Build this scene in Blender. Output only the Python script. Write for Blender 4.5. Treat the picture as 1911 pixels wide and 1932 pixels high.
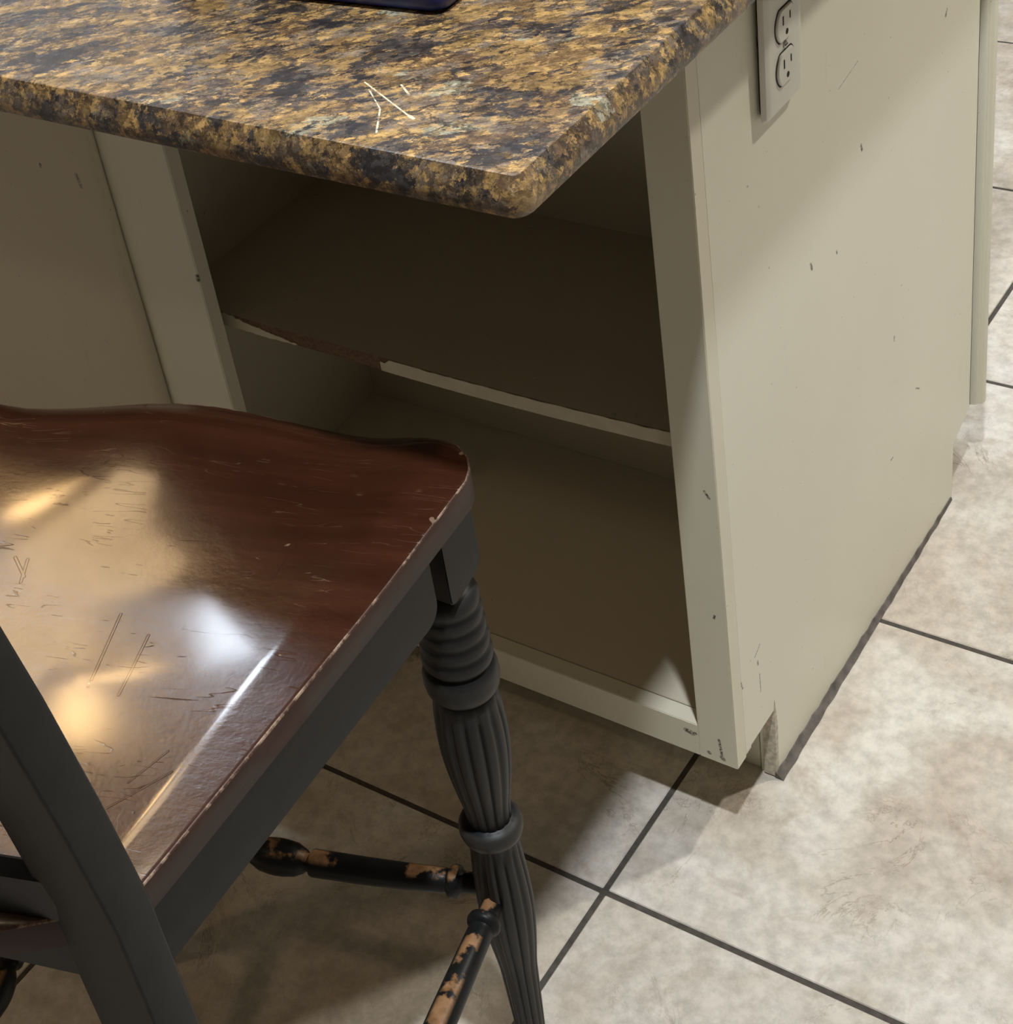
import bpy, bmesh, math, random
from mathutils import Vector, Matrix, noise
random.seed(7)
for o in list(bpy.data.objects): bpy.data.objects.remove(o)
SC = bpy.context.scene; COL = SC.collection

# ------------------------------------------------------------------ camera
W, H = 1911, 1932
F, PX, PY = 3305.775, 689.512, 635.689
YAW, PITCH, ROLL = -.7406298, -.5868955, -.2052800
CAM = Vector((.561260, -1.000777, 1.399077))
fw = Vector((math.sin(YAW)*math.cos(PITCH), math.cos(YAW)*math.cos(PITCH), math.sin(PITCH)))
r0 = fw.cross(Vector((0, 0, 1))).normalized(); u0 = r0.cross(fw)
rt = r0*math.cos(ROLL)+u0*math.sin(ROLL); up = -r0*math.sin(ROLL)+u0*math.cos(ROLL)
cd = bpy.data.cameras.new('camera'); cam = bpy.data.objects.new('camera', cd); COL.objects.link(cam)
cd.sensor_fit = 'HORIZONTAL'; cd.sensor_width = 36; cd.lens = F/W*36
cd.shift_x = (W/2-PX)/W; cd.shift_y = (PY-H/2)/W
cd.clip_start = .02
m = Matrix((rt, up, -fw)).transposed().to_4x4(); m.translation = CAM; cam.matrix_world = m
SC.camera = cam

# ------------------------------------------------------------------ world, lights, exposure
wd = bpy.data.worlds.new('world'); SC.world = wd; wd.use_nodes = True
wd.node_tree.nodes['Background'].inputs[0].default_value = (1, .86, .68, 1)
wd.node_tree.nodes['Background'].inputs[1].default_value = .01
SC.view_settings.view_transform = 'Standard'; SC.view_settings.look = 'None'
SC.view_settings.gamma = 1; SC.view_settings.use_curve_mapping = False
SC.view_settings.exposure = 0.0
CEIL = 2.44
COOL = (.90, .95, 1.0); WARM = (1, .74, .44); NEUT = (1, .95, .84); AMBER = (1, .62, .25)
# (x, y, radius, watts, colour): ceiling fixtures; the lamp sits just below its lens
LAMPS = [(.370, -.431, .040, 36, COOL, 'white downlight above the open end of the island'),
         (.85, 1.30, .05, 31, NEUT, 'soft white downlight above the kitchen floor'),
         (-1.62, .10, .22, 2.0, AMBER, 'wide warm disc light above the left of the island'),
         (-2.00, .31, .07, 2.2, AMBER, 'small warm downlight beside the fluorescent box'),
         (-1.30, -1.40, .08, 3.2, WARM, 'added warm fill light behind the counter stool')]  # last entry: added fill for warm ambient, no known lamp there
for x, y, rad, wt, c, _ in LAMPS:
    ld = bpy.data.lights.new('downlight_lamp', 'AREA'); ld.shape = 'DISK'; ld.size = rad*2
    ld.energy = wt; ld.color = c
    lo = bpy.data.objects.new('downlight_lamp', ld); lo.location = (x, y, CEIL-.022); COL.objects.link(lo)
# fluorescent ceiling boxes (centre x, y, half sizes, watts)
TUBES = [(-1.75, .84, .23, .40, 26, 'square white fluorescent box above the middle of the kitchen'),
         (-2.80, 2.05, .34, .42, 26, 'square white fluorescent box in the far corner of the kitchen')]
for tx, ty, hx, hy, wt, _ in TUBES:
    ld = bpy.data.lights.new('fluorescent_lamp', 'AREA'); ld.shape = 'RECTANGLE'; ld.size = hx*2-.06; ld.size_y = hy*2-.06
    ld.energy = wt; ld.color = (.78, .87, 1)
    lo = bpy.data.objects.new('fluorescent_lamp', ld); lo.location = (tx, ty, CEIL-.088); COL.objects.link(lo)

# ------------------------------------------------------------------ materials
def new_mat(name):
    m = bpy.data.materials.new(name); m.use_nodes = True
    nt = m.node_tree; return m, nt, nt.nodes['Principled BSDF']
def N(nt, typ, **kw):
    n = nt.nodes.new(typ)
    for k, v in kw.items():
        if k == 'ins':
            for i, val in v.items(): n.inputs[i].default_value = val
        else: setattr(n, k, v)
    return n
def ramp(nt, fac, stops, interp='LINEAR'):
    n = nt.nodes.new('ShaderNodeValToRGB'); e = n.color_ramp; e.interpolation = interp
    while len(e.elements) < len(stops): e.elements.new(.5)
    for el, (p, c) in zip(e.elements, stops):
        el.position = p; el.color = (*c, 1) if len(c) == 3 else c
    nt.links.new(fac, n.inputs[0]); return n.outputs[0]
def mixc(nt, fac, a, b, mode='MIX'):
    n = nt.nodes.new('ShaderNodeMix'); n.data_type = 'RGBA'; n.blend_type = mode
    for s, v in ((n.inputs[0], fac), (n.inputs[6], a), (n.inputs[7], b)):
        if hasattr(v, 'is_linked'): nt.links.new(v, s)
        else: s.default_value = v if isinstance(v, (int, float)) else (*v, 1)
    return n.outputs[2]
def mth(nt, op, a, b=0, clamp=False):
    n = nt.nodes.new('ShaderNodeMath'); n.operation = op; n.use_clamp = clamp
    for s, v in ((n.inputs[0], a), (n.inputs[1], b)):
        if hasattr(v, 'is_linked'): nt.links.new(v, s)
        else: s.default_value = v
    return n.outputs[0]
def vnoise(nt, vec, scale, detail=3, rough=.5, dist=0):
    n = N(nt, 'ShaderNodeTexNoise', ins={'Scale': scale, 'Detail': detail, 'Roughness': rough, 'Distortion': dist})
    nt.links.new(vec, n.inputs['Vector']); return n
def mapping(nt, vec, scale=(1, 1, 1), rot=(0, 0, 0), loc=(0, 0, 0)):
    n = N(nt, 'ShaderNodeMapping'); n.inputs['Scale'].default_value = scale; n.inputs['Rotation'].default_value = rot; n.inputs['Location'].default_value = loc
    nt.links.new(vec, n.inputs['Vector']); return n.outputs[0]
def bump(nt, bsdf, h, strength, dist=.001):
    n = N(nt, 'ShaderNodeBump', ins={'Strength': strength, 'Distance': dist})
    nt.links.new(h, n.inputs['Height']); nt.links.new(n.outputs[0], bsdf.inputs['Normal']); return n
def wpos(nt): return nt.nodes.new('ShaderNodeNewGeometry').outputs['Position']
def opos(nt): return nt.nodes.new('ShaderNodeTexCoord').outputs['Object']
# node group: distance of a position to a segment -> 0..1 mark
g = bpy.data.node_groups.new('segment_mark', 'ShaderNodeTree')
for nm, ty in (('P', 'NodeSocketVector'), ('A', 'NodeSocketVector'), ('B', 'NodeSocketVector'), ('R', 'NodeSocketFloat')):
    g.interface.new_socket(nm, in_out='INPUT', socket_type=ty)
g.interface.new_socket('Fac', in_out='OUTPUT', socket_type='NodeSocketFloat')
gi = g.nodes.new('NodeGroupInput'); go = g.nodes.new('NodeGroupOutput')
def gv(op, a, b=None):
    n = g.nodes.new('ShaderNodeVectorMath'); n.operation = op; g.links.new(a, n.inputs[0])
    if b is not None: g.links.new(b, n.inputs['Scale' if op == 'SCALE' else 1])
    return n.outputs['Value'] if op in ('DOT_PRODUCT', 'LENGTH') else n.outputs[0]
pa = gv('SUBTRACT', gi.outputs['P'], gi.outputs['A']); ba = gv('SUBTRACT', gi.outputs['B'], gi.outputs['A'])
q = mth(g, 'DIVIDE', gv('DOT_PRODUCT', pa, ba), gv('DOT_PRODUCT', ba, ba), True)
dd = gv('LENGTH', gv('SUBTRACT', pa, gv('SCALE', ba, q)))
ff = mth(g, 'SUBTRACT', 1, mth(g, 'DIVIDE', dd, gi.outputs['R']), True)
g.links.new(mth(g, 'MULTIPLY', ff, 2, True), go.inputs[0])
def marks(nt, vec, segs):
    out = None
    for A, B, R in segs:
        n = nt.nodes.new('ShaderNodeGroup'); n.node_tree = g
        nt.links.new(vec, n.inputs['P']); n.inputs['A'].default_value = A; n.inputs['B'].default_value = B; n.inputs['R'].default_value = R
        out = n.outputs[0] if out is None else mth(nt, 'MAXIMUM', out, n.outputs[0])
    return out

def flat(name, c, rough=.5, metal=0, var=.08, scale=12):
    m, nt, b = new_mat(name); v = vnoise(nt, opos(nt), scale, 4)
    d = [max(0, x*(1-var)) for x in c]; l = [min(1, x*(1+var)) for x in c]
    nt.links.new(ramp(nt, v.outputs[0], [(.3, d), (.7, l)]), b.inputs['Base Color'])
    b.inputs['Roughness'].default_value = rough; b.inputs['Metallic'].default_value = metal
    return m
def cream_paint(name, base, segs=None, dirt=.35):
    m, nt, b = new_mat(name); P = wpos(nt)
    c = ramp(nt, vnoise(nt, P, 3.5, 4, .6).outputs[0], [(.3, [x*.95 for x in base]), (.7, base)])
    # hand grime: sparse soft streaks
    st = vnoise(nt, mapping(nt, P, (60, 60, 9)), 1, 5, .65).outputs[0]
    c = mixc(nt, mth(nt, 'MULTIPLY', ramp(nt, st, [(.66, (0, 0, 0)), (.78, (1, 1, 1))]), dirt), c, [x*.55 for x in base])
    sp = vnoise(nt, P, 170, 2, .5).outputs[0]
    c = mixc(nt, mth(nt, 'MULTIPLY', ramp(nt, sp, [(.745, (0, 0, 0)), (.77, (1, 1, 1))]), .5), c, (.12, .09, .05))
    if segs:
        k = marks(nt, P, segs); br = vnoise(nt, P, 420, 3).outputs[0]
        k = mth(nt, 'MULTIPLY', k, ramp(nt, br, [(.38, (.25,)*3), (.55, (1,)*3)]))
        c = mixc(nt, k, c, (.085, .062, .04))
    nt.links.new(c, b.inputs['Base Color']); b.inputs['Roughness'].default_value = .42
    bump(nt, b, vnoise(nt, P, 90, 3).outputs[0], .06, .0015)
    return m
CREAM = (.80, .76, .61)
M = {}
END_MARKS = [(tuple(.9475*k for k in a_), tuple(.9475*k for k in b_), r_*.75) for a_, b_, r_ in [((0, .275, .715), (0, .318, .722), .0006), ((0, .205, .57), (0, .208, .563), .003), ((0, .322, .632), (0, .324, .626), .003),
    ((0, .534, .667), (0, .537, .672), .003), ((0, .262, .55), (0, .263, .547), .0022), ((0, .015, .212), (0, .022, .188), .0016), ((0, .05, .205), (0, .062, .212), .0012),
    ((0, .058, .175), (0, .058, .15), .0011), ((0, .055, .195), (0, .056, .19), .0022), ((0, .002, .178), (0, .002, .152), .0035), ((0, .002, .147), (0, .002, .14), .0035),
    ((0, .001, .36), (0, .001, .33), .002), ((0, .4, .36), (0, .4, .355), .002), ((0, .46, .25), (0, .47, .243), .0016), ((0, .39, .2), (0, .395, .2), .0016),
    ((0, .12, .84), (0, .121, .83), .0012)]]
FRAME_MARKS = [(tuple(.9475*k for k in a_), tuple(.9475*k for k in b_), r_) for a_, b_, r_ in [((-.050, 0, .123), (-.055, 0, .124), .0035), ((-.049, 0, .121), (-.045, 0, .1235), .0025), ((-.0185, 0, .128), (-.0165, 0, .106), .0018), ((-.017, 0, .103), (-.015, 0, .101), .003),
    ((-.008, 0, .445), (-.012, 0, .452), .0016), ((-.03, 0, .103), (-.031, 0, .104), .0025), ((-.589, 0, .545), (-.589, 0, .54), .003), ((-.012, 0, .30), (-.013, 0, .296), .0015)]]
M['cream'] = cream_paint('cream_paint', CREAM)
M['end'] = cream_paint('cream_end_panel_paint', (.86, .83, .69), END_MARKS)
M['frame'] = cream_paint('cream_frame_paint', CREAM, FRAME_MARKS)
M['door'] = cream_paint('cream_door_paint', (.60, .53, .38), [((-.673, -.019, .620), (-.671, -.019, .606), .004), ((-.72, -.019, .625), (-.721, -.019, .622), .002)], .2)
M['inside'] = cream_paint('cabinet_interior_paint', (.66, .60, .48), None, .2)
M['raw'] = flat('raw_broken_particleboard', (.60, .54, .43), .9, 0, .3, 160)
M['particle'] = flat('bare_particleboard_edge', (.17, .10, .06), .9, 0, .3, 300)
M['band'] = flat('shelf_edge_banding', (.62, .55, .40), .45, 0, .08, 60)
M['caulk'] = flat('grey_caulk', (.13, .11, .095), .8, 0, .4, 70)
M['plastic'] = flat('white_outlet_plastic', (.72, .70, .64), .35, 0, .05, 30)
M['dark'] = flat('recess_shade', (.015, .013, .011), .8)  # near-black colour stands in for shade in gaps and slots
M['screw'] = flat('plate_screw_metal', (.45, .43, .38), .35, .8)
M['wall'] = flat('warm_wall_paint', (.16, .13, .095), .7)
M['ceil'] = flat('ceiling_paint', (.66, .63, .57), .8)
M['metalwhite'] = flat('white_fixture_metal', (.8, .8, .78), .4)
def lens(name, c, s):
    m, nt, b = new_mat(name); b.inputs['Base Color'].default_value = (.9, .9, .9, 1)
    b.inputs['Emission Color'].default_value = (*c, 1); b.inputs['Emission Strength'].default_value = s
    v = vnoise(nt, opos(nt), 5); nt.links.new(ramp(nt, v.outputs[0], [(.2, (.88,)*3), (.8, (.92,)*3)]), b.inputs['Base Color']); return m
M['lens_cool'] = lens('lit_cool_lens', COOL, 6); M['lens_warm'] = lens('lit_warm_lens', WARM, 6); M['lens_tube'] = lens('lit_fluorescent_lens', (.80, .88, 1), 5)

# floor tile: mottled beige stone look
m, nt, b = new_mat('beige_stone_tile'); P = wpos(nt)
oi = nt.nodes.new('ShaderNodeObjectInfo').outputs['Random']
vm = N(nt, 'ShaderNodeVectorMath', operation='ADD'); nt.links.new(P, vm.inputs[0])
cx = N(nt, 'ShaderNodeCombineXYZ'); nt.links.new(mth(nt, 'MULTIPLY', oi, 37), cx.inputs[2]); nt.links.new(cx.outputs[0], vm.inputs[1]); Q = vm.outputs[0]
c = ramp(nt, vnoise(nt, Q, 7, 6, .6, .6).outputs[0], [(.28, (.50, .42, .34)), (.43, (.62, .555, .47)), (.56, (.72, .67, .60)), (.72, (.80, .775, .72))])
bl = ramp(nt, vnoise(nt, Q, 14, 6, .7, 1.2).outputs[0], [(.55, (0, 0, 0)), (.72, (1, 1, 1))])
c = mixc(nt, mth(nt, 'MULTIPLY', bl, .5), c, (.46, .36, .27))
fine = ramp(nt, vnoise(nt, Q, 60, 5, .7).outputs[0], [(.35, (.80,)*3), (.62, (1.07,)*3)])
c = mixc(nt, 1.0, c, fine, 'MULTIPLY')
ck = vnoise(nt, Q, 5.5, 8, .68, 1.5).outputs[0]
ck = mth(nt, 'ABSOLUTE', mth(nt, 'SUBTRACT', ck, .5))
ckm = mth(nt, 'MULTIPLY', ramp(nt, ck, [(.0, (1,)*3), (.009, (0,)*3)]), ramp(nt, vnoise(nt, Q, 9, 2).outputs[0], [(.52, (0,)*3), (.66, (1,)*3)]))
c = mixc(nt, mth(nt, 'MULTIPLY', ckm, .75), c, (.26, .19, .13))
nt.links.new(c, b.inputs['Base Color'])
nt.links.new(ramp(nt, vnoise(nt, Q, 30, 3).outputs[0], [(.3, (.38,)*3), (.7, (.55,)*3)]), b.inputs['Roughness'])
bump(nt, b, mth(nt, 'ADD', vnoise(nt, Q, 25, 4).outputs[0], mth(nt, 'MULTIPLY', vnoise(nt, Q, 350, 3).outputs[0], .35)), .25, .0015)
M['tile'] = m
M['grout'] = flat('dark_grey_grout', (.075, .066, .055), .9, 0, .25, 120)

HC_ = .9137
# laminate countertop: granite print with pressed texture
m, nt, b = new_mat('granite_print_laminate'); P = wpos(nt)
vor = lambda vec, sc, rnd=1: (lambda n: (nt.links.new(vec, n.inputs['Vector']), n)[1])(N(nt, 'ShaderNodeTexVoronoi', ins={'Scale': sc, 'Randomness': rnd}))
PS = mapping(nt, mapping(nt, P, rot=(0, 0, -.62)), (.72, 1.25, 1.0))       # flakes lie lengthwise
def add_warp(sc, amt):
    s_ = N(nt, 'ShaderNodeVectorMath', operation='SUBTRACT', ins={1: (.5, .5, .5)}); nt.links.new(vnoise(nt, PS, sc, 6, .75).outputs['Color'], s_.inputs[0])
    k = N(nt, 'ShaderNodeVectorMath', operation='SCALE'); nt.links.new(s_.outputs[0], k.inputs[0]); k.inputs['Scale'].default_value = amt
    a = N(nt, 'ShaderNodeVectorMath', operation='ADD'); nt.links.new(PS, a.inputs[0]); nt.links.new(k.outputs[0], a.inputs[1]); return a.outputs[0]
Wp = add_warp(90, .030); Wf = add_warp(240, .014)
v1 = vor(Wp, 52); v2 = vor(Wf, 210)
def sepr(v):
    n = N(nt, 'ShaderNodeSeparateColor'); nt.links.new(v.outputs['Color'], n.inputs[0]); return n.outputs
c1, c2 = sepr(v1), sepr(v2)
c = ramp(nt, c1[0], [(.0, (.15, .092, .052)), (.16, (.23, .14, .062)), (.30, (.11, .080, .062)), (.46, (.27, .17, .068)), (.60, (.16, .120, .088)), (.76, (.20, .155, .115)), (.90, (.10, .066, .045)), (.965, (.33, .31, .22))], 'CONSTANT')
gold = ramp(nt, mth(nt, 'ADD', mth(nt, 'MULTIPLY', vnoise(nt, Wp, 55, 5, .7).outputs[0], .75), mth(nt, 'MULTIPLY', c2[1], .25)), [(.50, (0,)*3), (.60, (1,)*3)])
c = mixc(nt, mth(nt, 'MULTIPLY', gold, .8), c, (.55, .34, .12))
c = mixc(nt, 1.0, c, ramp(nt, c2[0], [(0, (.55,)*3), (.5, (.95,)*3), (1, (1.4,)*3)]), 'MULTIPLY')
fib = vnoise(nt, mapping(nt, Wp, (1, 2.4, 1)), 260, 7, .85).outputs[0]
c = mixc(nt, 1.0, c, ramp(nt, fib, [(.36, (.42,)*3), (.5, (.95,)*3), (.62, (1.55,)*3)]), 'MULTIPLY')
pale = ramp(nt, vnoise(nt, mapping(nt, Wf, (1, 2.0, 1)), 210, 6, .8).outputs[0], [(.57, (0,)*3), (.63, (1,)*3)])
c = mixc(nt, mth(nt, 'MULTIPLY', pale, .6), c, (.68, .53, .32))
dn = mth(nt, 'ADD', vnoise(nt, Wp, 30, 6, .68).outputs[0], mth(nt, 'MULTIPLY', mth(nt, 'SUBTRACT', c2[2], .5), .12))
dk = ramp(nt, dn, [(.53, (0,)*3), (.56, (1,)*3)])
c = mixc(nt, mth(nt, 'MULTIPLY', dk, .92), c, ramp(nt, c2[1], [(.3, (.018, .018, .022)), (.9, (.055, .056, .062))]))
cr = vor(Wf, 62); cr.feature = 'DISTANCE_TO_EDGE'
crk = mth(nt, 'MULTIPLY', ramp(nt, cr.outputs['Distance'], [(.01, (1,)*3), (.07, (0,)*3)]), ramp(nt, vnoise(nt, P, 45, 3).outputs[0], [(.40, (0,)*3), (.55, (1,)*3)]))
c = mixc(nt, mth(nt, 'MULTIPLY', crk, .85), c, (.035, .024, .016))
scr = marks(nt, P, [((-.1007, -.2284, HC_), (-.043, -.2593, HC_), .0007), ((-.092, -.236, HC_), (-.0693, -.2555, HC_), .0006), ((-.0693, -.2555, HC_), (-.0532, -.2819, HC_), .0008), ((-.0748, -.2244, HC_), (-.0617, -.2344, HC_), .0009), ((-.045, -.258, HC_), (-.041, -.260, HC_), .0016)])
scr = mth(nt, 'MULTIPLY', scr, ramp(nt, vnoise(nt, P, 260, 2).outputs[0], [(.35, (.2,)*3), (.5, (1,)*3)]))
c = mixc(nt, scr, c, (.88, .78, .55))
nt.links.new(c, b.inputs['Base Color']); b.inputs['Roughness'].default_value = .3
nt.links.new(ramp(nt, vnoise(nt, P, 160, 3).outputs[0], [(.3, (.15,)*3), (.7, (.30,)*3)]), b.inputs['Roughness'])
rel = mth(nt, 'ADD', mth(nt, 'MULTIPLY', vnoise(nt, mapping(nt, Wf, (1, 1.6, 1)), 170, 5, .7).outputs[0], .8), mth(nt, 'MULTIPLY', c2[0], .25))
bump(nt, b, mth(nt, 'ADD', rel, mth(nt, 'MULTIPLY', fib, .7)), .38, .0012)
M['laminate'] = m

# stool paints
def worn_black(name, wear=True):
    m, nt, b = new_mat(name); P = opos(nt)
    c = ramp(nt, vnoise(nt, P, 40, 4, .6).outputs[0], [(.3, (.007, .0075, .008)), (.75, (.014, .0145, .015))])
    if wear:
        nz = N(nt, 'ShaderNodeSeparateXYZ'); nt.links.new(nt.nodes.new('ShaderNodeTexCoord').outputs['Normal'], nz.inputs[0])
        k = mth(nt, 'MULTIPLY', ramp(nt, nz.outputs[2], [(.70, (0,)*3), (.90, (1,)*3)]), ramp(nt, vnoise(nt, mapping(nt, P, (1, 1, 1)), 22, 5, .6).outputs[0], [(.49, (0,)*3), (.53, (1,)*3)]))
        c = mixc(nt, k, c, ramp(nt, vnoise(nt, P, 120, 4).outputs[0], [(.3, (.20, .10, .045)), (.7, (.36, .20, .10))]))
    nt.links.new(c, b.inputs['Base Color']); b.inputs['Roughness'].default_value = .40; b.inputs['Specular IOR Level'].default_value = .2
    bump(nt, b, vnoise(nt, P, 70, 4).outputs[0], .08, .001); return m
M['black'] = worn_black('black_stool_paint', False); M['wornblack'] = worn_black('worn_black_stool_paint', True)
def leg_black():
    m, nt, b = new_mat('black_leg_paint_rubbed_ridges'); P = opos(nt)
    pt = nt.nodes.new('ShaderNodeNewGeometry').outputs['Pointiness']
    c = ramp(nt, pt, [(.5, (.008, .009, .010)), (.56, (.045, .042, .038))])
    nt.links.new(c, b.inputs['Base Color']); b.inputs['Roughness'].default_value = .45; b.inputs['Specular IOR Level'].default_value = .3; return m
M['leg'] = leg_black()
m, nt, b = new_mat('mahogany_seat_lacquer'); P = opos(nt)
grain = vnoise(nt, mapping(nt, P, (3, 34, 3)), 1.6, 6, .65, .4).outputs[0]
c = ramp(nt, grain, [(.3, (.026, .007, .0035)), (.5, (.038, .011, .005)), (.72, (.055, .018, .008))])
plk = ramp(nt, mth(nt, 'FRACT', mth(nt, 'MULTIPLY', mth(nt, 'ADD', (lambda s: (nt.links.new(P, s.inputs[0]), s)[1])(N(nt, 'ShaderNodeSeparateXYZ')).outputs[1], 1.0), 14)), [(.0, (.86,)*3), (.5, (1.1,)*3), (.98, (.95,)*3), (1, (.6,)*3)])
c = mixc(nt, .5, c, mixc(nt, 1, c, plk, 'MULTIPLY'))
def scratch(scale, rot, th, pres):
    vv = mapping(nt, P, scale, (0, 0, rot)); n = vnoise(nt, vv, 1, 2, .4, .15).outputs[0]
    l = ramp(nt, mth(nt, 'ABSOLUTE', mth(nt, 'SUBTRACT', n, .5)), [(0, (1,)*3), (th, (0,)*3)])
    return mth(nt, 'MULTIPLY', l, ramp(nt, vnoise(nt, mapping(nt, P, (1, 1, 1), (0, 0, rot), (rot*3, 1, 0)), 24, 3, .6).outputs[0], [(pres, (0,)*3), (pres+.06, (1,)*3)]))
s1 = scratch((9, 90, 9), .5, .009, .57); s2 = scratch((10, 110, 9), -.55, .008, .58); s3 = scratch((12, 80, 9), 1.5, .008, .60)
sall = mth(nt, 'MAXIMUM', mth(nt, 'MAXIMUM', s1, s2), s3)
SEAT_MARKS = [((-.20, -.17, 0), (-.195, -.225, 0), .0012), ((-.172, -.185, 0), (-.170, -.235, 0), .0012), ((-.10, -.085, 0), (-.105, -.13, 0), .0007), ((-.30, -.135, 0), (-.285, -.15, 0), .0014), ((-.29, -.135, 0), (-.285, -.155, 0), .0014),
              ((-.13, -.30, 0), (-.115, -.275, 0), .001), ((-.145, -.33, 0), (-.105, -.29, 0), .001), ((-.05, -.02, 0), (-.06, -.022, 0), .0015)]
sx = N(nt, 'ShaderNodeVectorMath', operation='MULTIPLY', ins={1: (1, 1, 0)}); nt.links.new(P, sx.inputs[0])
smk = marks(nt, sx.outputs[0], SEAT_MARKS)
c = mixc(nt, mth(nt, 'MULTIPLY', sall, .13), c, (.36, .22, .13))
c = mixc(nt, mth(nt, 'MULTIPLY', smk, .5), c, (.03, .012, .006))
chip = ramp(nt, vnoise(nt, P, 55, 3).outputs[0], [(.76, (0,)*3), (.775, (1,)*3)])
c = mixc(nt, mth(nt, 'MULTIPLY', chip, .5), c, (.36, .24, .16))
nt.links.new(c, b.inputs['Base Color'])
nt.links.new(mth(nt, 'ADD', mth(nt, 'MULTIPLY', vnoise(nt, P, 30, 5, .7).outputs[0], .14), .17), b.inputs['Roughness'])
hh = mth(nt, 'SUBTRACT', mth(nt, 'ADD', mth(nt, 'MULTIPLY', vnoise(nt, P, 330, 4, .6).outputs[0], .22), mth(nt, 'MULTIPLY', vnoise(nt, mapping(nt, P, (1, 1.6, 1), (0, 0, .3)), 70, 4, .6).outputs[0], .5)), mth(nt, 'ADD', mth(nt, 'MULTIPLY', sall, .6), smk))
bump(nt, b, hh, .30, .0012)
b.inputs['Coat Weight'].default_value = .6; b.inputs['Coat Roughness'].default_value = .10
M['seat'] = m
m, nt, b = new_mat('rubbed_bare_seat_edge'); P = opos(nt)
nt.links.new(ramp(nt, vnoise(nt, P, 90, 4, .7).outputs[0], [(.48, (.06, .022, .012)), (.62, (.30, .20, .135))]), b.inputs['Base Color']); b.inputs['Roughness'].default_value = .5
M['seatrub'] = m
m, nt, b = new_mat('seat_side_lacquer'); P = opos(nt)
nt.links.new(ramp(nt, vnoise(nt, mapping(nt, P, (20, 20, 120)), 1, 4).outputs[0], [(.3, (.034, .014, .009)), (.7, (.056, .026, .018))]), b.inputs['Base Color']); b.inputs['Roughness'].default_value = .5; b.inputs['Specular IOR Level'].default_value = .3
M['seatside'] = m
M['blue'] = flat('dark_blue_vinyl', (.016, .030, .19), .35, 0, .2, 40)
M['bluerim'] = flat('dark_blue_trim', (.008, .012, .05), .45, 0, .2, 40)

# ------------------------------------------------------------------ mesh helpers
def thing(name, label=None, cat=None, loc=(0, 0, 0), rz=0, group=None, kind=None):
    o = bpy.data.objects.new(name, None); COL.objects.link(o); o.location = loc; o.rotation_euler.z = rz; o.empty_display_size = .05
    tag(o, label, cat, group, kind); return o
def tag(o, label=None, cat=None, group=None, kind=None):
    for k, v in (('label', label), ('category', cat), ('group', group), ('kind', kind)):
        if v: o[k] = v
    return o
def link(name, bm, mats, parent=None, smooth=None):
    me = bpy.data.meshes.new(name); bm.normal_update(); bm.to_mesh(me); bm.free()
    if not isinstance(mats, (list, tuple)): mats = [mats]
    for mm in mats: me.materials.append(mm)
    o = bpy.data.objects.new(name, me); COL.objects.link(o); o.parent = parent
    if smooth is not None:
        for p in me.polygons: p.use_smooth = True
        if smooth < 180: me.set_sharp_from_angle(angle=math.radians(smooth))
    return o
def bm_box(x0, x1, y0, y1, z0, z1, bev=0, seg=2, bm=None):
    bm = bm or bmesh.new()
    r = bmesh.ops.create_cube(bm, size=1)['verts']
    for v in r: v.co = Vector(((x0+x1)/2+v.co.x*(x1-x0), (y0+y1)/2+v.co.y*(y1-y0), (z0+z1)/2+v.co.z*(z1-z0)))
    if bev:
        es = list({e for v in r for e in v.link_edges})
        bmesh.ops.bevel(bm, geom=es, offset=bev, segments=seg, affect='EDGES', clamp_overlap=True)
    return bm
def box(name, x0, x1, y0, y1, z0, z1, mat, parent=None, bev=.0008, seg=2):
    return link(name, bm_box(x0, x1, y0, y1, z0, z1, bev, seg), mat, parent, 40)
def prism(name, poly, axis, a0, a1, mat, parent=None, bev=0, seg=2):
    """extrude a 2-D polygon: axis 'x' -> (y,z) poly, 'y' -> (x,z), 'z' -> (x,y)"""
    bm = bmesh.new()
    f = {'x': lambda p, a: (a, p[0], p[1]), 'y': lambda p, a: (p[0], a, p[1]), 'z': lambda p, a: (p[0], p[1], a)}[axis]
    A = [bm.verts.new(f(p, a0)) for p in poly]; B = [bm.verts.new(f(p, a1)) for p in poly]
    bm.faces.new(A); bm.faces.new(B[::-1]); n = len(poly)
    for i in range(n): bm.faces.new((A[i], B[i], B[(i+1) % n], A[(i+1) % n]))
    bmesh.ops.recalc_face_normals(bm, faces=bm.faces)
    if bev: bmesh.ops.bevel(bm, geom=list(bm.edges), offset=bev, segments=seg, affect='EDGES', clamp_overlap=True)
    return link(name, bm, mat, parent, 40)
def rings(bm, loops, close0=True, close1=True, mat=0):
    R = [[bm.verts.new(p) for p in l] for l in loops]; n = len(R[0])
    for a, b_ in zip(R, R[1:]):
        for i in range(n):
            f = bm.faces.new((a[i], a[(i+1) % n], b_[(i+1) % n], b_[i])); f.material_index = mat
    if close0: bm.faces.new(R[0][::-1])
    if close1: bm.faces.new(R[-1])
    return R
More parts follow.
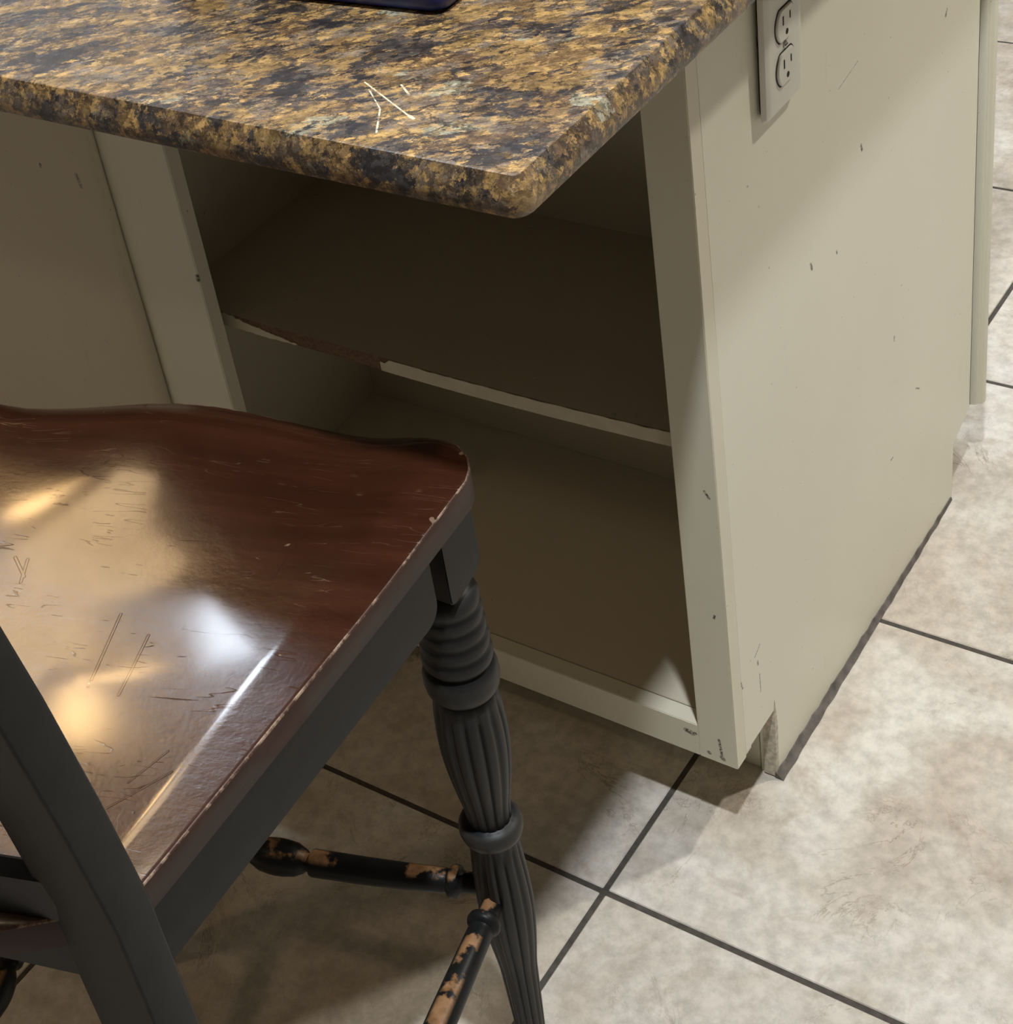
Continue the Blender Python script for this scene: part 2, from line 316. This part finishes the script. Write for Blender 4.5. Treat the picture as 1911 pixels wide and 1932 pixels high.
def round_poly(pts, rads, seg=6):
    """convex/concave polygon with rounded corners (x,y)"""
    out = []; n = len(pts)
    for i in range(n):
        p = Vector(pts[i]); a = Vector(pts[i-1])-p; c_ = Vector(pts[(i+1) % n])-p; r_ = rads[i]
        if r_ <= 0: out.append(tuple(p)); continue
        an = a.angle(c_); t = r_/math.tan(an/2); a.normalize(); c_.normalize()
        s, e = p+a*t, p+c_*t; cen = p+(a+c_).normalized()*(r_/math.sin(an/2))
        v0 = s-cen; v1 = e-cen; tot = v0.angle_signed(v1)
        for k in range(seg+1):
            ang = tot*k/seg; ca, sa = math.cos(-ang), math.sin(-ang)
            out.append((cen.x+v0.x*ca-v0.y*sa, cen.y+v0.x*sa+v0.y*ca))
    return out

# ------------------------------------------------------------------ the room
RX0, RX1, RY0, RY1 = -3.2, 2.4, -2.4, 3.9
T, GX, GY, GW = .4503, -.08405, -.12398, .0060
floor = tag(box('floor', RX0, RX1, RY0, RY1, -.06, -.0014, M['grout'], None, 0), 'floor of large beige stone tiles with dark grey grout', None, None, 'structure')
tm = None
i0, i1 = math.ceil((RX0-GX)/T-1), math.floor((RX1-GX)/T)
j0, j1 = math.ceil((RY0-GY)/T-1), math.floor((RY1-GY)/T)
for i in range(i0, i1+1):
    for j in range(j0, j1+1):
        x0, y0 = GX+i*T+GW/2, GY+j*T+GW/2
        if x0 < RX0 or y0 < RY0 or x0+T > RX1 or y0+T > RY1: continue
        if tm is None:
            h = (T-GW)/2; o = link('tile', bm_box(-h, h, -h, h, -.010, 0, .0010, 1), M['tile'], floor); tm = o.data
        else:
            o = bpy.data.objects.new('tile', tm); COL.objects.link(o); o.parent = floor
        o.location = (x0+(T-GW)/2, y0+(T-GW)/2, random.uniform(-.0004, .0))
tag(box('ceiling', RX0, RX1, RY0, RY1, CEIL, CEIL+.05, M['ceil'], None, 0), 'white painted ceiling', None, None, 'structure')
tag(box('wall_left', RX0-.05, RX0, RY0, RY1, 0, CEIL, M['wall'], None, 0), 'warm beige wall', None, None, 'structure')
tag(box('wall_right', RX1, RX1+.05, RY0, RY1, 0, CEIL, M['wall'], None, 0), 'warm beige wall', None, None, 'structure')
tag(box('wall_back', RX0, RX1, RY1, RY1+.05, 0, CEIL, M['wall'], None, 0), 'warm beige wall', None, None, 'structure')
tag(box('wall_front', RX0, RX1, RY0-.05, RY0, 0, CEIL, M['wall'], None, 0), 'warm beige wall', None, None, 'structure')
for x, y, rad, wt, c_, lb in LAMPS:
    t = thing('recessed_light', lb, 'light', (x, y, CEIL), 0, 'ceiling downlights')
    bm = bmesh.new(); n = 32
    circ = lambda r_, z: [(r_*math.cos(2*math.pi*k/n), r_*math.sin(2*math.pi*k/n), z) for k in range(n)]
    rings(bm, [circ(rad+.025, 0), circ(rad+.025, -.006), circ(rad+.012, -.012), circ(rad, -.010), circ(rad, 0)], False, False)
    link('trim_ring', bm, M['metalwhite'], t, 40)
    bm = bmesh.new(); rings(bm, [circ(rad, -.002), circ(rad, -.006)])
    link('lens', bm, M['lens_warm' if c_ in (WARM, AMBER) else 'lens_cool'], t, 40)
for tx, ty, hx, hy, wt, lb in TUBES:
    t = thing('fluorescent_light', lb, 'light', (tx, ty, CEIL))
    prism('housing', round_poly([(-hx, -hy), (hx, -hy), (hx, hy), (-hx, hy)], [.02]*4), 'z', -.05, 0, M['metalwhite'], t, .004)
    prism('diffuser', round_poly([(-hx+.02, -hy+.02), (hx-.02, -hy+.02), (hx-.02, hy-.02), (-hx+.02, hy-.02)], [.03]*4), 'z', -.082, -.05, M['lens_tube'], t, .006)

# ------------------------------------------------------------------ island cabinet (open unit at the end of the island)
ZB, ZT, TK, D = .0932, .0988, .0835, .6335
XL, XR = -.588, -.0416          # opening
S = .9475                       # cabinet, outlet and stool are laid out in units of S metres
HC, TH = .9137, .0300           # countertop top, thickness (metres)
CT = (HC-TH)/S
cab = thing('island_cabinet', 'open cream painted island cabinet with worn shelf and end panel', 'cabinet', (0, 0, 0))
# end panel with toe notches at both ends (y,z outline)
outl = [(.0195, ZT), (TK, ZT), (TK, 0.0), (.577, 0.0), (.580, .082), (D-.002, ZT+.004), (D-.002, CT), (.0195, CT)]
prism('end_panel', outl, 'x', -.018, 0, M['end'], cab, .0003)
# face frame
box('stile', XR, .0002, 0, .0195, ZB, CT, M['frame'], cab, .0009, 3)
tag(box('stile', -.697, XL, 0, .0195, ZB, CT, M['frame'], cab, .0012, 3), 'wide stile between the opening and the closed door')
box('rail', XL, XR, .0003, .0195, ZB, ZB+.0440, M['frame'], cab, .0008)
box('rail', XL, XR, .0003, .0195, CT-.045, CT, M['frame'], cab, .0008)
# carcass inside
ZF = ZB+.0432
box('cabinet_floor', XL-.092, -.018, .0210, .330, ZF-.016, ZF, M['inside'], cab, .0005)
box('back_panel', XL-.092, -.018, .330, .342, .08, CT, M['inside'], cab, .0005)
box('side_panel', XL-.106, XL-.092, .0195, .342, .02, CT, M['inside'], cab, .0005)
# sagging shelf, board plus front edge
SY0, SY1, SZ, ST = .034, .330, .4820, .0165
def sag(x):
    t = (x+.32)/.30; return -.0095*max(0, 1-t*t)-(.006*max(0, (-x-.45)/.15))
xs = [-.680+.662*k/40 for k in range(41)]
bm = bmesh.new()
L = [[(x, SY0, SZ-ST+sag(x)), (x, SY0, SZ+sag(x)), (x, SY1, SZ+sag(x)), (x, SY1, SZ-ST+sag(x))] for x in xs]
rings(bm, L); bmesh.ops.recalc_face_normals(bm, faces=bm.faces)
for f in bm.faces:
    if abs(f.normal.y) > .9 and f.calc_center_median().y < .1: f.material_index = 1
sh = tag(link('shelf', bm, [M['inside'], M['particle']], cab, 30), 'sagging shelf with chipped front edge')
def band(x0, x1, top, bot):
    bm = bmesh.new(); n = 60; Lp = []
    for k in range(n+1):
        x = x0+(x1-x0)*k/n; s = sag(x); a, b_ = top(k/n), bot(k/n)
        b_ = min(b_, a-.0006)
        Lp.append([(x, SY0-.0012, SZ-ST+s+b_*ST), (x, SY0-.0012, SZ-ST+s+a*ST), (x, SY0+.0002, SZ-ST+s+a*ST), (x, SY0+.0002, SZ-ST+s+b_*ST)])
    rings(bm, Lp); bmesh.ops.recalc_face_normals(bm, faces=bm.faces)
    return link('edge_band', bm, M['band'], sh, 30)
nz = lambda t, s, a: a*noise.noise(Vector((t*s, 3.1, a*50)))
band(-.617, -.502, lambda t: (1.0 if t < .22 else 1-.85*((t-.22)/.78)**.8)+nz(t, 22, .16), lambda t: 0+(.03 if t < .5 else .1*(t-.5))+nz(t, 30, .05))
band(-.391, -.019, lambda t: .97+nz(t, 40, .05)-(.3 if t < .02 else 0), lambda t: .0)
# toe kick
box('toe_kick', -.697, -.020, TK+.002, TK+.018, 0.0, ZF-.016, M['cream'], cab, .0006)
prism('broken_edge', [(.0, .002), (.006, .0), (.0095, .075), (.0055, .113), (.003, .098), (.0022, .04)], 'x', -.0135, .0006, M['raw'], cab, .0004).location = (0, TK-.0035, 0)
prism('bottom_lip', [(-.018, .0195), (-.0004, .0195), (-.0004, .032), (-.018, .036)], 'z', ZB+.0015, ZT+.002, M['cream'], cab, .0006)
# ragged caulk line where end panel meets the tiles
bm = bmesh.new(); Lp = []; n = 60
for k in range(n+1):
    t_ = k/n; y = TK-.004+t_*(.578-TK); w = .0065*(1-t_)**.8+.0022+.0012*noise.noise(Vector((t_*24, 0, 4))); hz = .004+.004*(1-t_)+.0035*noise.noise(Vector((t_*30, 7, 1)))
    Lp.append([(-.001, y, .0004), (w, y, .0006), (w*.72, y, .0018+.0006*noise.noise(Vector((t_*50, 1, 1)))), (.0012, y, max(.003, hz)), (-.001, y, max(.003, hz))])
rings(bm, Lp); bmesh.ops.recalc_face_normals(bm, faces=bm.faces)
link('caulk_line', bm, M['caulk'], cab, 30)
# rear unit: frame edge and overlay door on the far side (profiled edge shows past the end panel)
box('rear_toe_kick', -.697, -.004, .560, .5765, 0, ZT, M['cream'], cab, .0006)
prism('rear_frame', [(-.40, D-.0215), (-.060, D-.0215), (-.060, D-.002), (-.40, D-.002)], 'z', ZT, CT, M['cream'], cab, .0008)
box('gap_shade_strip', -.030, -.0040, D-.0018, D+.0108, ZB+.003, CT, M['dark'], cab, 0)  # dark box put in as the shade between end panel and door
# door edge profile in plan (x,y), extruded in z
pr = [(x_-(.0025 if x_ > -.1 else 0), y_+.006) for x_, y_ in [(-.42, D+.005), (-.0010, D+.005), (.0060, D+.0072), (.0060, D+.0100), (.0105, D+.0115), (.0125, D+.0145), (.0125, D+.0205), (.0065, D+.0265), (-.42, D+.0265)]]
prism('rear_door', pr, 'z', ZB+.002, CT-.012, M['cream'], cab, .0010, 2)

# neighbouring closed unit, door edge rounded
cab2 = thing('base_cabinet', 'cream base cabinet with a closed door beside the open island cabinet', 'cabinet', (-1.1, .1, 0))
def rel(o, par): o.location = o.location-par.location; return o
rel(box('body', -1.6, -.700, .0, .357, ZB, CT, M['cream'], cab2, .001), cab2)
DX = -.6835
prd = [(-1.20, -.0005), (DX-.002, -.0005), (DX, -.003), (DX-.0003, -.0065), (DX-.004, -.0105), (DX-.013, -.0140), (DX-.026, -.0172), (DX-.038, -.0192), (DX-.048, -.0200), (-1.20, -.0200)]
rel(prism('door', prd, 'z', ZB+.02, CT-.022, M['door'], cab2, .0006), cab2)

# outlet on the end panel
OY, OZ = .1490, .8210
out = thing('outlet', 'white duplex outlet plate on the cream end panel under the countertop', 'outlet', (0, OY, OZ-.057), math.radians(90))
out.rotation_euler = (math.radians(.8), 0, math.radians(90))
# local: x -> along +y of the world, z up, -y -> out of the panel (+x)
PW, PH = .0355, .0575
bm = bmesh.new()
def rr(wx, hz, y, rad=.004): return [(p[0], y, p[1]+PH) for p in round_poly([(-wx, -hz), (wx, -hz), (wx, hz), (-wx, hz)], [rad]*4, 5)]
rings(bm, [rr(PW-.001, PH-.001, -.0032), rr(PW, PH, -.0038), rr(PW, PH, -.0055), rr(PW-.0015, PH-.0015, -.0082), rr(PW-.005, PH-.005, -.0094), rr(PW-.009, PH-.009, -.0098)])
bmesh.ops.recalc_face_normals(bm, faces=bm.faces)
link('plate', bm, M['plastic'], out, 35)
bm = bmesh.new(); rings(bm, [rr(PW-.006, PH-.004, 0), rr(PW-.006, PH-.004, -.0034)]); bmesh.ops.recalc_face_normals(bm, faces=bm.faces)
link('box_rim', bm, M['dark'], out, 35)
for dz in (-.0195, .0195):
    def recp(s, y, grow=0):
        pts = []
        for k in range(40):
            a = 2*math.pi*k/40; x, z = .0172*math.cos(a), .0172*math.sin(a); z = max(-.0142, min(.0142, z))
            pts.append((x*s, y, z*s+PH+dz))
        return pts
    bm = bmesh.new(); rings(bm, [recp(1.09, -.0096), recp(1.09, -.01)]); bmesh.ops.recalc_face_normals(bm, faces=bm.faces)
    gr = link('receptacle_gap', bm, M['dark'], out, 35)
    bm = bmesh.new(); rings(bm, [recp(1, -.0096), recp(1, -.0112), recp(.94, -.0120)]); bmesh.ops.recalc_face_normals(bm, faces=bm.faces)
    rc = link('receptacle', bm, M['plastic'], out, 35)
    link('slot', bm_box(-.0075, -.0055, -.0122, -.0108, PH+dz+.0005, PH+dz+.0085), M['dark'], rc)
    link('slot', bm_box(.0055, .0073, -.0122, -.0108, PH+dz+.0015, PH+dz+.0080), M['dark'], rc)
    bm = bmesh.new(); cc = lambda y: [(.0024*math.cos(2*math.pi*k/16), y, .0026*math.sin(2*math.pi*k/16)+PH+dz-.0075) for k in range(16)]
    rings(bm, [cc(-.0122), cc(-.0108)]); bmesh.ops.recalc_face_normals(bm, faces=bm.faces); link('ground_hole', bm, M['dark'], rc, 40)
bm = bmesh.new(); cc = lambda r_, y: [(r_*math.cos(2*math.pi*k/20), y, r_*math.sin(2*math.pi*k/20)+PH) for k in range(20)]
rings(bm, [cc(.0033, -.0096), cc(.0033, -.0106), cc(.0022, -.0112)]); bmesh.ops.recalc_face_normals(bm, faces=bm.faces)
scw = link('screw', bm, M['screw'], out, 35)
link('screw_slot', bm_box(-.0025, .0025, -.0114, -.0110, PH-.0004, PH+.0004), M['dark'], scw)

# ------------------------------------------------------------------ countertop
OX, OYC = .0620, .3040
def ctop_loop(ins, z, rc):
    x0, x1, y0, y1 = -1.9, OX-ins, -OYC+ins, .640-ins
    return [(p[0], p[1], z) for p in round_poly([(x0, y0), (x1, y0), (x1, y1), (x0, y1)], [.004, rc, rc, .004], 8)]
prof = [(.0150, 0, .0020), (.0068, 0, .0030), (.0060, .0002, .0034), (.0053, .0007, .0038), (.0032, .0058, .0075), (.0012, .0105, .010), (.0, .0160, .012), (.0, .0225, .012), (.0015, .0265, .011), (.0050, TH-.0005, .0095), (.0090, TH, .006)]
bm = bmesh.new()
rings(bm, [ctop_loop(i_, HC-dz_, rc_) for i_, dz_, rc_ in prof]); bmesh.ops.recalc_face_normals(bm, faces=bm.faces)
ct = tag(link('countertop', bm, M['laminate'], None, 27), 'brown and black granite-print laminate countertop of the kitchen island', 'countertop')

# ------------------------------------------------------------------ blue box on the counter
bx = thing('blue_case', 'dark blue case standing on the granite-print countertop', 'case', (-.231, -.044, HC), math.radians(3))
def bl(hx_, hy_, z, rad=.012): return [(p[0], p[1], z) for p in round_poly([(-hx_, -hy_), (hx_, -hy_), (hx_, hy_), (-hx_, hy_)], [rad]*4, 6)]
bm = bmesh.new(); rings(bm, [bl(.116, .088, .0), bl(.121, .093, .003), bl(.124, .096, .010), bl(.126, .098, .07)]); bmesh.ops.recalc_face_normals(bm, faces=bm.faces)
link('base', bm, M['blue'], bx, 40)
bm = bmesh.new(); rings(bm, [bl(.1265, .0985, .07), bl(.1285, .1005, .072), bl(.1285, .1005, .077), bl(.1265, .0985, .079)]); bmesh.ops.recalc_face_normals(bm, faces=bm.faces)
link('zip_band', bm, M['bluerim'], bx, 40)
bm = bmesh.new(); rings(bm, [bl(.126, .098, .079), bl(.124, .096, .115), bl(.118, .09, .127), bl(.105, .078, .131)]); bmesh.ops.recalc_face_normals(bm, faces=bm.faces)
link('lid', bm, M['blue'], bx, 40)
bm = bmesh.new(); Lp = []
for k in range(13):
    a = math.pi*k/12; cxx, czz = -.05*math.cos(a), .128+.025*math.sin(a)
    Lp.append([(cxx+.005*math.cos(b_)*math.cos(a)*-1, .008*math.sin(b_), czz+.005*math.cos(b_)*math.sin(a)) for b_ in [2*math.pi*j/8 for j in range(8)]])
rings(bm, Lp); bmesh.ops.recalc_face_normals(bm, faces=bm.faces); link('handle', bm, M['bluerim'], bx, 40)

# ------------------------------------------------------------------ counter stool
SZT = .690                       # seat rim height
RZ = math.radians(16)
FRW = Vector((-.034, -.278, 0))
stool = thing('counter_stool', 'black counter stool with worn mahogany saddle seat and reeded turned legs', 'stool', FRW, RZ)
HWF, HWR = .243, .150            # half widths front / rear (local x centre = -HWF)
CXS = -HWF; YR = -.391
def seat_outline():
    pts = []
    nfr = 24
    right = [(0.0, -.030), (-.001, -.018), (-.006, -.006), (-.016, .004), (-.030, .0095)]
    # rear right -> front right along the side
    side = [(-(HWF-HWR)*s_, YR+.0+(-.030-YR)*(1-s_)) for s_ in [1-k/14 for k in range(14)]]
    half = []
    # rear arc from centre to right
    for k in range(10):
        u = k/10; half.append((u*(HWR-.012), -.445+.036*u*u))
    half += [(HWR-.006, -.404), (HWR-.001, -.397)]
    for x, y in side: half.append((x+HWF, y))
    for x, y in right: half.append((x+HWF, y))
    for k in range(1, 15):
        u = 1-k/14; half.append((u*(HWF-.030), .0095+.020*(1-u*u)))
    full = half+[(-x, y) for x, y in half[-2:0:-1]]
    return full
OUT = seat_outline()
def sstep(a, b_, x):
    t_ = max(0, min(1, (x-a)/(b_-a))); return t_*t_*(3-2*t_)
def tilt(y): return -.020*(.03-y)/.476
def seat_h(x, y):
    """relative height; x from the seat centre line"""
    s_ = max(0, min(1, (.03-y)/.476)); hw = HWF+(HWR-HWF)*max(0, min(1, (-.03-y)/.361)); u = abs(x)/hw
    ramp_ = min(1, max(0, s_-.03)/.52)*sstep(1.04, .74, s_)
    dish = (1-min(1, u/.80)**1.7)*ramp_
    h_ = -.0115*dish+tilt(y)
    front = sstep(.42, .0, s_)
    h_ += front*(.015*math.exp(-(u/.40)**2)-.001*math.exp(-((u-.55)/.2)**2)+.009*sstep(.60, .86, u))
    
    h_ -= .010*sstep(.07, .0, s_)**2
    h_ += .004*sstep(.86, .95, s_)-.009*sstep(.955, 1.0, s_)
    return h_
cy0 = -.21
bm = bmesh.new()
def sl(scale, dz, top=True, inset=0):
    l = []
    for x, y in OUT:
        d_ = Vector((x, y-cy0)); L_ = d_.length; d2 = d_*((L_*scale-inset)/L_)
        X, Y = d2.x, d2.y+cy0
        l.append((X+CXS, Y, SZT+dz+(seat_h(X, Y) if top else tilt(Y)+(seat_h(X, Y)-tilt(Y))*.55)))
    return l
top = [sl(k, 0) for k in (.012, .06, .12, .18, .24, .3, .36, .42, .48, .54, .6, .65, .7, .72, .74, .76, .78, .80, .82, .84, .86, .89, .92, .945, .965, .98)]+[sl(1, 0, True, .0015)]
R_ = rings(bm, top, True, False, 0)
edge = [sl(1, 0, True, .0015), sl(1, -.0004, True, .0004), sl(1, -.0015, True, 0)]
rings(bm, edge, False, False, 1)
low = [sl(1, -.0015, True, 0), sl(1, -.023, False, 0), sl(1, -.0255, False, .003)]
rings(bm, low, False, True, 2)
bmesh.ops.remove_doubles(bm, verts=bm.verts, dist=.00005); bmesh.ops.recalc_face_normals(bm, faces=bm.faces)
seat = tag(link('seat', bm, [M['seat'], M['seatrub'], M['seatside']], stool, 50), 'scratched glossy mahogany saddle seat')
# directions of the sides in local space
dR = Vector((-(HWF-HWR), YR+.03, 0)).normalized()      # front -> rear along the right edge
inR = Vector((dR.y, -dR.x, 0)); inR = inR if inR.x < 0 else -inR
aR = math.atan2(-dR.x, -dR.y)                            # rotation of side relative to the stool axis
ZA1, ZA0 = SZT-.0255, SZT-.089
LEGA, LEGI = .036, .0260                                 # leg centre: along side, inside the side
LEGP = dR*LEGA+inR*LEGI
BH = .0220
def mir(name, o, parent=stool):
    """mirror image of a part about the stool's centre line"""
    me = o.data.copy(); me.transform(Matrix.Translation((CXS, 0, 0)) @ Matrix.Scale(-1, 4, (1, 0, 0)) @ Matrix.Translation((-CXS, 0, 0)) @ o.matrix_local)
    me.flip_normals(); n = bpy.data.objects.new(name, me); COL.objects.link(n); n.parent = parent; return n
# front leg: square block + rings + reeded turning, sharing the lathe profile
def leg_mesh():
    bm = bmesh.new(); n = 120; Lp = []
    zt = SZT-.101
    prof = [(0, .0165), (.004, .0215)]
    for k in range(5):                                   # stacked rings below the block
        z0 = .006+k*.0145; rk = .0232+.0007*k
        for q_ in range(7): prof.append((z0+.0145*q_/7, rk+.0024*math.sin(math.pi*q_/7)**.7))
    z0 = .080
    prof += [(z0, .0252), (z0+.003, .0285), (z0+.008, .0300), (z0+.016, .0303), (z0+.024, .0292), (z0+.029, .0262), (z0+.031, .0240)]
    Lz = [(p, r_, 0) for p, r_ in prof]
    zc = z0+.032
    for k in range(25):                                  # upper reeded vase
        t_ = k/24; z = zc+.150*t_
        r_ = .0248+.0050*math.sin(math.pi*min(1, t_*1.15)**.8)-.0062*t_**2.0
        Lz.append((z, r_, .10*min(1, t_*8)*min(1, (1-t_)*14+.35)))
    z1 = zc+.150
    Lz += [(z1+.001, .0205, 0), (z1+.002, .0245, 0), (z1+.006, .0268, 0), (z1+.012, .0272, 0), (z1+.018, .0256, 0), (z1+.022, .0225, 0), (z1+.023, .0205, 0)]
    z2 = z1+.024
    zl = zt-.0
    for k in range(27):
        t_ = k/26; z = z2+(zl-.018-z2)*t_
        r_ = .0205+.0042*math.sin(math.pi*min(1, t_/.6))*(1 if t_ < .6 else 0)-.0075*max(0, (t_-.30)/.70)
        Lz.append((z, r_, .10*min(1, t_*10+.3)*min(1, (1-t_)*10)))
    Lz += [(zl-.017, .0155, 0), (zl-.012, .0170, 0), (zl-.006, .0165, 0), (zl, .0135, 0)]
    for z, r_, dep in Lz:
        l = []
        for k in range(n):
            a = 2*math.pi*k/n; f_ = 1-dep*(1-abs(math.sin(a*6.5+.3)) if False else (1-abs(math.sin(a*7)))**1.6)
            l.append((r_*f_*math.cos(a), r_*f_*math.sin(a), zt-z))
        Lp.append(l)
    rings(bm, Lp); bmesh.ops.recalc_face_normals(bm, faces=bm.faces)
    return bm
lg = link('leg', leg_mesh(), M['leg'], stool, 50); lg.location = LEGP
lg2 = bpy.data.objects.new('leg', lg.data); COL.objects.link(lg2); lg2.parent = stool; lg2.location = (2*CXS-LEGP.x, LEGP.y, 0)
# square block on top of the leg with softened lower corners (outline seen from the side: along, z)
bl_poly = round_poly([(-BH, ZA1), (-BH, SZT-.101), (BH, SZT-.092), (BH, ZA1)], [0, .006, .014, 0], 5)
def block():
    o = prism('leg_block', bl_poly, 'x', -BH, BH, M['black'], stool, .0012)
    o.location = LEGP; o.rotation_euler.z = -aR; return o
b1 = block(); bpy.context.view_layer.update(); b2 = mir('leg_block', b1)
# side aprons (length coordinate along -y in a rotated frame), rounded lower front end
P0 = dR*.0+inR*.0
def apron_side():
    poly = round_poly([(-.0735, ZA1), (-.0735, ZA0), (-.412, ZA0), (-.412, ZA1)], [0, .016, 0, 0], 6)
    o = prism('apron', poly, 'x', -.0225, -.0035, M['black'], stool, .0010); o.rotation_euler.z = -aR
    for v in o.data.vertices: v.co.z += tilt(v.co.y)
    return o
a1 = apron_side(); bpy.context.view_layer.update(); a2 = mir('apron', a1)
prism('apron', round_poly([(-2*HWF+.07, ZA1), (-2*HWF+.07, ZA0), (-.07, ZA0), (-.07, ZA1)], [0, .012, .012, 0], 5), 'y', -.050, -.030, M['black'], stool, .001)
prism('apron', [(-2*HWF+.125, ZA1-.020), (-2*HWF+.125, ZA1-.055), (-.125, ZA1-.055), (-.125, ZA1-.020)], 'y', -.414, -.396, M['black'], stool, .001)
# rear posts: swept rectangular section from floor to the top of the back
PATH = [(.000, -.034, -.465), (.08, -.044, -.452), (.16, -.055, -.440), (.232, -.066, -.431), (.32, -.080, -.423), (.42, -.093, -.416), (.52, -.1015, -.412), (.60, -.1045, -.411), (.69, -.1045, -.4125),
        (.78, -.1050, -.4215), (.87, -.1055, -.4330), (.96, -.1055, -.4470), (1.04, -.1050, -.4620), (1.09, -.1050, -.4730)]
def post():
    bm = bmesh.new(); Lp = []
    for z, x, y in PATH:
        wx = .0275 if z > .45 else .0275-.010*((.45-z)/.45); wy = .0150
        if z > .9: wx -= .004*(z-.9)/.2
        sec = round_poly([(-wx, -wy), (wx, -wy), (wx, wy), (-wx, wy)], [.0022]*4, 3)
        ca, sa = math.cos(-aR*.9), math.sin(-aR*.9)
        Lp.append([(x+px*ca-py*sa, y+px*sa+py*ca, z) for px, py in sec])
    rings(bm, Lp); bmesh.ops.recalc_face_normals(bm, faces=bm.faces)
    return link('rear_post', bm, M['black'], stool, 40)
p1 = post(); bpy.context.view_layer.update(); p2 = mir('rear_post', p1)
# back: curved rails and slats above the seat
def brail(z0, z1, yc, bow, ht=.010):
    bm = bmesh.new(); Lp = []; w_ = .140
    for k in range(17):
        u = -1+2*k/16; x = CXS+u*w_; y = yc-bow*(1-u*u)
        Lp.append([(x, y-ht, z0), (x, y+ht, z0), (x, y+ht-.003, z1-.003), (x, y, z1), (x, y-ht-.003, z1-.005)])
    rings(bm, Lp); bmesh.ops.recalc_face_normals(bm, faces=bm.faces); return link('back_rail', bm, M['black'], stool, 40)
brail(1.00, 1.085, -.462, .012); brail(.84, .885, -.434, .010); brail(.6745, .7180, -.4140, .004, .0065)
for u in (-.55, 0, .55):
    bm = bmesh.new(); x = CXS+u*.14; yb, yt = -.441-.008*(1-u*u), -.462-.010*(1-u*u)
    rings(bm, [[(x-.016, yb-.006, .88), (x+.016, yb-.006, .88), (x+.016, yb+.006, .88), (x-.016, yb+.006, .88)], [(x-.012, (yb+yt)/2-.008, .94), (x+.012, (yb+yt)/2-.008, .94), (x+.012, (yb+yt)/2+.004, .94), (x-.012, (yb+yt)/2+.004, .94)], [(x-.016, yt-.006, 1.005), (x+.016, yt-.006, 1.005), (x+.016, yt+.006, 1.005), (x-.016, yt+.006, 1.005)]])
    bmesh.ops.recalc_face_normals(bm, faces=bm.faces); link('back_slat', bm, M['black'], stool, 40)
# turned stretchers
def stretcher(A, B, bow, mat, label=None):
    A, B = Vector(A), Vector(B); ax = (B-A); Ln = ax.length; ax.normalize()
    side = ax.cross(Vector((0, 0, 1))).normalized(); upv = side.cross(ax)
    half = [(0, .0085), (.16, .0095), (.175, .0105), (.185, .0140), (.205, .0150), (.222, .0140), (.232, .0108), (.245, .0108), (.25, .0112), (.42, .0118), (.62, .0124), (.80, .0126), (.835, .0126), (.845, .0118), (.850, .0088), (.865, .0085), (.88, .0110), (.92, .0150), (.97, .0165), (1, .0168)]
    full = [(t_/2, r_) for t_, r_ in half]+[(1-t_/2, r_) for t_, r_ in half[-2::-1]]
    bm = bmesh.new(); Lp = []
    for t_, r_ in full:
        cpt = A+ax*(Ln*t_)+bow*(1-(2*t_-1)**2)
        Lp.append([tuple(cpt+side*(r_*math.cos(2*math.pi*k/24))+upv*(r_*math.sin(2*math.pi*k/24))) for k in range(24)])
    rings(bm, Lp); bmesh.ops.recalc_face_normals(bm, faces=bm.faces)
    o = link('stretcher', bm, mat, stool, 45)
    if label: o['label'] = label
    return o
ZS = .236
stretcher((LEGP.x, LEGP.y, ZS), (2*CXS-LEGP.x, LEGP.y, ZS), Vector((0, -.010, -.004)), M['wornblack'], 'front footrest stretcher worn to bare wood on top')
s1_ = stretcher((LEGP.x-.002, LEGP.y, ZS), (-.066, -.431, ZS), Vector((0, 0, 0)), M['wornblack'], 'side stretcher with chipped black paint')
bpy.context.view_layer.update(); mir('stretcher', s1_)
stretcher((-.066, -.431, ZS+.05), (2*CXS+.066, -.431, ZS+.05), Vector((0, 0, 0)), M['black'])

# ------------------------------------------------------------------ bring the S-unit things to metres
done = set()
def rescale(o):
    o.location = o.location*S
    if o.type == 'MESH' and o.data.name not in done:
        done.add(o.data.name); o.data.transform(Matrix.Scale(S, 4))
    for ch in o.children: rescale(ch)
for root in (cab, cab2, out, stool): rescale(root)
